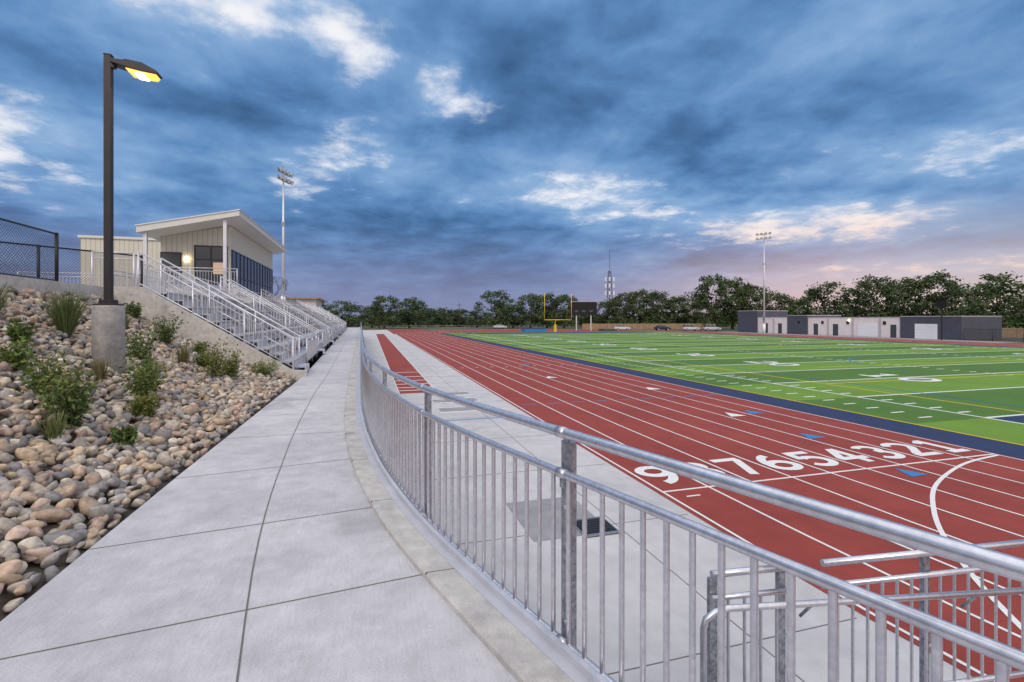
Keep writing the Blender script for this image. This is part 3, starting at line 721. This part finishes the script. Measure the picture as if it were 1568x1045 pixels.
# ------------------------------------------------------------ trees
def tree_mesh(seed,dense=1.0):
    rs=np.random.default_rng(seed); p=MB()
    p.tube([(0,0,-.3),(.1,.05,1.2),(.05,-.1,2.8),(.2,0,5.0)],.30,M_bark,8,r2=.14)
    cl=[]
    for k in range(9):
        a=k*2.4+rs.uniform(-.4,.4); z0=rs.uniform(1.0,4.0); rr=rs.uniform(1.4,3.3); z1=rs.uniform(1.8,7.8)
        q=Vector((math.cos(a)*rr,math.sin(a)*rr,z1)); m1=Vector((math.cos(a)*rr*.45,math.sin(a)*rr*.45,z0+(z1-z0)*.55))
        p.tube([(0.05,0,z0),m1,q],.12,M_bark,5,r2=.03); cl.append((q.x,q.y,q.z))
    lean=rs.uniform(-.5,.5)
    for k in range(int(88*dense)):
        a=rs.uniform(0,6.28); t=rs.uniform(0,1)**.9; zz=.9+t*8.3
        prof_=(max(.0,1-(abs(t-.38)/.66)**2.3))**.5*3.9*(1+.16*math.sin(a*3+seed))*rs.uniform(.88,1.1)
        rr=prof_*math.sqrt(rs.uniform(.05,1.0)); cl.append((math.cos(a)*rr+lean*t,math.sin(a)*rr,zz))
    me=bpy.data.meshes.new('tree_mesh')
    verts=list(p.v); faces=list(p.f); mi=[0]*len(p.f); tint=[(.05,.04,.03,1)]*len(verts)
    for c_ in cl:
        rad=rs.uniform(.6,1.2); shade=rs.uniform(.5,1.4); hue=rs.uniform(.8,1.25)
        for k in range(46):
            d=rs.normal(size=3); d/=np.linalg.norm(d); q=np.array(c_)+d*rad*rs.uniform(.35,1.05)*np.array([1.1,1.1,.85])
            u=rs.normal(size=3); u/=np.linalg.norm(u); v=np.cross(u,rs.normal(size=3)); v/=np.linalg.norm(v); s_=rs.uniform(.12,.27)
            k0=len(verts); verts+=[tuple(q-u*s_),tuple(q-v*s_*.6),tuple(q+u*s_),tuple(q+v*s_*.6)]; faces.append((k0,k0+1,k0+2,k0+3)); mi.append(1)
            g_=shade*rs.uniform(.75,1.25); tint+=[(.062*g_*hue,.098*g_,.030*g_,1)]*4
    me.from_pydata(verts,[],faces); me.materials.append(M_bark); me.materials.append(M_leaf); me.polygons.foreach_set('material_index',mi)
    a_=me.color_attributes.new('tint','FLOAT_COLOR','POINT'); a_.data.foreach_set('color',np.array(tint,dtype=np.float32).ravel()); me.update(); return me
TM=[tree_mesh(s,d) for s,d in ((1,1.0),(2,.9),(3,1.1),(4,.8),(5,1.0),(6,1.1))]
def tree(bear,dist,h,w_,i):
    a=R(bear); o=bpy.data.objects.new('tree',TM[i%6]); COL.objects.link(o); o.location=(dist*math.sin(a),dist*math.cos(a),-.1)
    s=h/10; o.scale=(w_/8,w_/8,s); o.rotation_euler=(0,0,i*1.7)
TR=[(-2.6,150,8.5,11),(1.6,172,11,13),(4.4,176,11,13),(.2,190,7.5,12),(8.0,200,6.5,10),(10.2,205,7.5,12),(12.2,185,7,9),(14.4,170,13,13),(16.4,182,9,11),(18.5,172,12,13),(20.4,176,12.5,12),(22.4,174,12,12),(25,185,7.5,11),(27.4,178,9.5,12),(29.2,175,12.5,12),(31,180,13.5,13),(33,178,13,13),(35.2,182,11.5,13),(37,182,10.5,12),(38.6,168,17,14),(40.7,172,16.5,14),(42.6,172,14,12),(44.6,178,12,14),(46.6,182,10,12),(49.1,172,14,15),(51.3,186,9.5,12),(53.2,170,15.5,14),(55.2,174,14.5,14),(57.2,170,15.5,15),(58.9,182,12,12),(61.3,158,13.5,14),(63.5,190,9,12),(66,170,10,12),(70,150,11,12),(-30,90,7,9),(-8.5,165,9,12),(-5.5,175,9.5,12),(6.5,196,7.5,9)]
for i,(b_,d_,h,w_) in enumerate(TR): tree(b_,d_,h*1.05,w_,i)
rs=np.random.default_rng(99); items=[];tt=[];F=np.array([[0,1,2,3]])
for k in range(1100):
    bb=R(rs.uniform(-6,72)); dd=rs.uniform(205,235); hm=4.6+2.6*math.sin(bb*19)+1.6*math.sin(bb*47+1); c_=np.array([dd*math.sin(bb),dd*math.cos(bb),rs.uniform(.3,max(1.2,hm))]); sh=rs.uniform(.5,1.2); rad=rs.uniform(1.3,2.4)
    for q_ in range(34):
        d=rs.normal(size=3); d/=np.linalg.norm(d); q=c_+d*rad*rs.uniform(.3,1); u=rs.normal(size=3); u/=np.linalg.norm(u); v=np.cross(u,rs.normal(size=3)); v/=np.linalg.norm(v); s_=rs.uniform(.3,.6)
        items.append((np.array([q-u*s_,q-v*s_*.6,q+u*s_,q+v*s_*.6]),F)); g_=sh*rs.uniform(.7,1.2); tt.append((.052*g_,.075*g_,.034*g_))
me=scatter('distant_tree_line',items,tt,M_leaf,False); o=bpy.data.objects.new('distant_tree_line',me); COL.objects.link(o)
def bare(x,y,z,h,seed):
    rs=random.Random(seed); p=MB()
    def br(pt,d,l,r_,dep):
        q=pt+d*l; p.tube([pt,pt.lerp(q,.5)+Vector((rs.uniform(-.05,.05)*l,rs.uniform(-.05,.05)*l,0)),q],r_,M_bark,5,caps=False,r2=r_*.6)
        if dep==0: return
        for _ in range(3):
            nd=(d+Vector((rs.uniform(-.8,.8),rs.uniform(-.8,.8),rs.uniform(-.1,.6)))).normalized(); br(q,nd,l*.68,r_*.6,dep-1)
    br(Vector((x,y,z)),Vector((0,0,1)),h*.3,h*.012,4); p.obj('bare_tree')
bare(-19.5,23,4.1,3.6,1); bare(-9.0,52,4.1,4.5,4)
shrub('dark_shrub',-13.6,15.5,4.1,1.5,1.5,60,51,col=(.03,.045,.02))
p=MB(); pts=[]
for a in np.arange(-40,95,1.0):
    h=6+10*(.5+.5*math.sin(a*.11+1))+4*math.sin(a*.37)+(14 if a>55 else 0)*min(1,(a-55)/8 if a>55 else 0); pts.append((2500*math.sin(R(a)),2500*math.cos(R(a)),h))
for a,b_ in zip(pts[:-1],pts[1:]): p.face([(a[0],a[1],-1),(b_[0],b_[1],-1),b_,a],M_hill)
p.obj('hills')

# ------------------------------------------------------------ world
wd=bpy.data.worlds.new("World"); scene.world=wd; wd.use_nodes=True; nt=wd.node_tree; N=nt.nodes; L=nt.links
for n_ in list(N): N.remove(n_)
out=N.new('ShaderNodeOutputWorld'); tc=N.new('ShaderNodeTexCoord'); sp_=N.new('ShaderNodeSeparateXYZ'); L.new(tc.outputs['Generated'],sp_.inputs[0])
def mth(op,a,b=None,c=None,clamp=False):
    x=N.new('ShaderNodeMath'); x.operation=op; x.use_clamp=clamp
    for i,v in enumerate((a,b,c)):
        if v is None: continue
        if hasattr(v,'links'): L.new(v,x.inputs[i])
        else: x.inputs[i].default_value=v
    return x.outputs[0]
def sstep(v,a,b,lo=0,hi=1):
    x=N.new('ShaderNodeMapRange'); x.interpolation_type='SMOOTHSTEP'; L.new(v,x.inputs[0])
    x.inputs[1].default_value=a;x.inputs[2].default_value=b;x.inputs[3].default_value=lo;x.inputs[4].default_value=hi; return x.outputs[0]
def mixc(f_,a,b):
    x=N.new('ShaderNodeMix'); x.data_type='RGBA'
    if hasattr(f_,'links'): L.new(f_,x.inputs[0])
    else: x.inputs[0].default_value=f_
    for i,v in ((6,a),(7,b)):
        if hasattr(v,'links'): L.new(v,x.inputs[i])
        else: x.inputs[i].default_value=tuple(v)+(1,)
    return x.outputs[2]
X_,Y_,Z_=sp_.outputs
el=mth('MULTIPLY',mth('ARCSINE',Z_),57.2958)
az=mth('MULTIPLY',mth('ARCTAN2',X_,Y_),57.2958)
den=mth('ADD',mth('MAXIMUM',Z_,0.0),.16)
cv=N.new('ShaderNodeCombineXYZ'); L.new(mth('DIVIDE',X_,den),cv.inputs[0]); L.new(mth('DIVIDE',Y_,den),cv.inputs[1])
def noise(scale,detail,rough,dist,off=0,rot=0,sc=(1,1,1)):
    n_=N.new('ShaderNodeTexNoise'); n_.inputs['Scale'].default_value=scale; n_.inputs['Detail'].default_value=detail; n_.inputs['Roughness'].default_value=rough; n_.inputs['Distortion'].default_value=dist
    mp=N.new('ShaderNodeMapping'); mp.inputs['Location'].default_value=(off,off*.7,off*.3); mp.inputs['Rotation'].default_value=(0,0,rot); mp.inputs['Scale'].default_value=sc; L.new(cv.outputs[0],mp.inputs[0]); L.new(mp.outputs[0],n_.inputs['Vector']); return n_.outputs['Fac']
n1=noise(1.1,5,.52,.3,3.1); n2=noise(3.6,7,.58,.2,9.7); n3=noise(8.5,5,.55,.1,21.3); n4=noise(1.6,5,.5,.2,14.2,R(35),(1,.32,1))
def blobs(B):
    msk=None
    for (a,b_,ra,re,w_) in B:
        dx=mth('DIVIDE',mth('SUBTRACT',az,a),ra); dy=mth('DIVIDE',mth('SUBTRACT',el,b_),re)
        d2=mth('ADD',mth('MULTIPLY',dx,dx),mth('MULTIPLY',dy,dy)); g_=mth('MULTIPLY',mth('EXPONENT',mth('MULTIPLY',d2,-1.0)),w_)
        msk=g_ if msk is None else mth('MAXIMUM',msk,g_)
    return msk
msk=blobs([(-17,29,16,5,1.25),(-3,29,9,5,1.15),(-31,14,8,5,1.2),(22,14.8,11,3.6,1.15),(31,12.2,8,1.6,1.0),(-3,18.5,7,3.2,.9),(8,25,5,6,.9),(-8,14,6,5,.7),(46,9,16,2.4,1.3),(62,14,9,3.5,.75),(55,4.5,14,1.5,1.0),(50,15,10,2,.55)])
dark=blobs([(24,25,24,7,1.2),(40,20,20,5,1.1),(-12,19.5,9,2.5,.7),(8,9.5,20,3.5,1.1),(-22,10,7,4,.6),(38,13.5,9,1.5,.5)])
sh=mth('ADD',mth('MULTIPLY',n1,.42),mth('ADD',mth('MULTIPLY',n2,.30),mth('MULTIPLY',n4,.28)))
sh=mth('ADD',sh,mth('MULTIPLY',msk,.10)); sh=mth('SUBTRACT',sh,mth('MULTIPLY',dark,.065))
ramp=N.new('ShaderNodeValToRGB'); L.new(sh,ramp.inputs[0]); cr=ramp.color_ramp
cr.elements[0].position=.36; cr.elements[0].color=(.042,.105,.225,1)
cr.elements[1].position=.70; cr.elements[1].color=(.46,.60,.80,1)
for ps,cl_ in ((.43,(.072,.175,.37)),(.50,(.125,.270,.53)),(.58,(.225,.395,.66))):
    e1=cr.elements.new(ps); e1.color=(*cl_,1)
cmb=mth('ADD',mth('MULTIPLY',n2,.58),mth('MULTIPLY',n3,.42))
br=sstep(mth('ADD',cmb,mth('MULTIPLY',msk,.27)),.67,.90)
brc=mixc(sstep(el,5,13),(1.0,.74,.62),(.90,.90,.94))
col=mixc(br,ramp.outputs[0],brc)
rightw=sstep(az,18,55)
hz=mixc(rightw,(.25,.26,.42),(.90,.62,.56))
hf=mth('MULTIPLY',sstep(el,12,0),mth('SUBTRACT',.88,mth('MULTIPLY',br,.5)))
col=mixc(hf,col,hz)
up=sstep(el,36,60); bright=mixc(n1,(.95,1.0,1.12),(1.4,1.4,1.45))  # unseen sky above the frame brightened to add soft light on the ground
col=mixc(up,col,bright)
back=mth('MULTIPLY',sstep(Y_,.05,-.6),sstep(el,-2,12)); col=mixc(back,col,(1.10,1.02,.99))  # added unseen glow behind the camera, more fill light
sky=N.new('ShaderNodeTexSky'); sky.sky_type='NISHITA'; sky.sun_disc=False; sky.sun_elevation=R(38); sky.sun_rotation=R(215); sky.altitude=1600
bg1=N.new('ShaderNodeBackground'); L.new(sky.outputs[0],bg1.inputs[0]); bg1.inputs[1].default_value=.06
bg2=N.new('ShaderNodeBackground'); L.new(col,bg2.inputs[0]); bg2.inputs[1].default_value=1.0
clear=mth('MULTIPLY',mth('MULTIPLY',sstep(az,45,62),sstep(el,12,8)),mth('SUBTRACT',1.0,br))
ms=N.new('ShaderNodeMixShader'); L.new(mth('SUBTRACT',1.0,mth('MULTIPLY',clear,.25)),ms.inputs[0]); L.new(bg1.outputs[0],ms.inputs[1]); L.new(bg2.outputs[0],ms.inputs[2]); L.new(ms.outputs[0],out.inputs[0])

sd=bpy.data.lights.new('sun','SUN'); sd.energy=1.25; sd.angle=R(16); sd.color=(1,.90,.80); so=bpy.data.objects.new('sun',sd); COL.objects.link(so)
dirv=Vector((math.sin(R(215))*math.cos(R(38)),math.cos(R(215))*math.cos(R(38)),math.sin(R(38)))); so.rotation_euler=dirv.to_track_quat('Z','Y').to_euler()

cam=bpy.data.cameras.new('camera'); co=bpy.data.objects.new('camera',cam); COL.objects.link(co)
co.location=(0,0,3.4); co.rotation_euler=(R(90),0,R(-16.3)); cam.lens=17.1; cam.sensor_width=36; cam.shift_y=-.022; cam.clip_end=9000; cam.clip_start=.05
scene.camera=co
scene.view_settings.view_transform='Standard'; scene.view_settings.look='None'; scene.view_settings.exposure=0
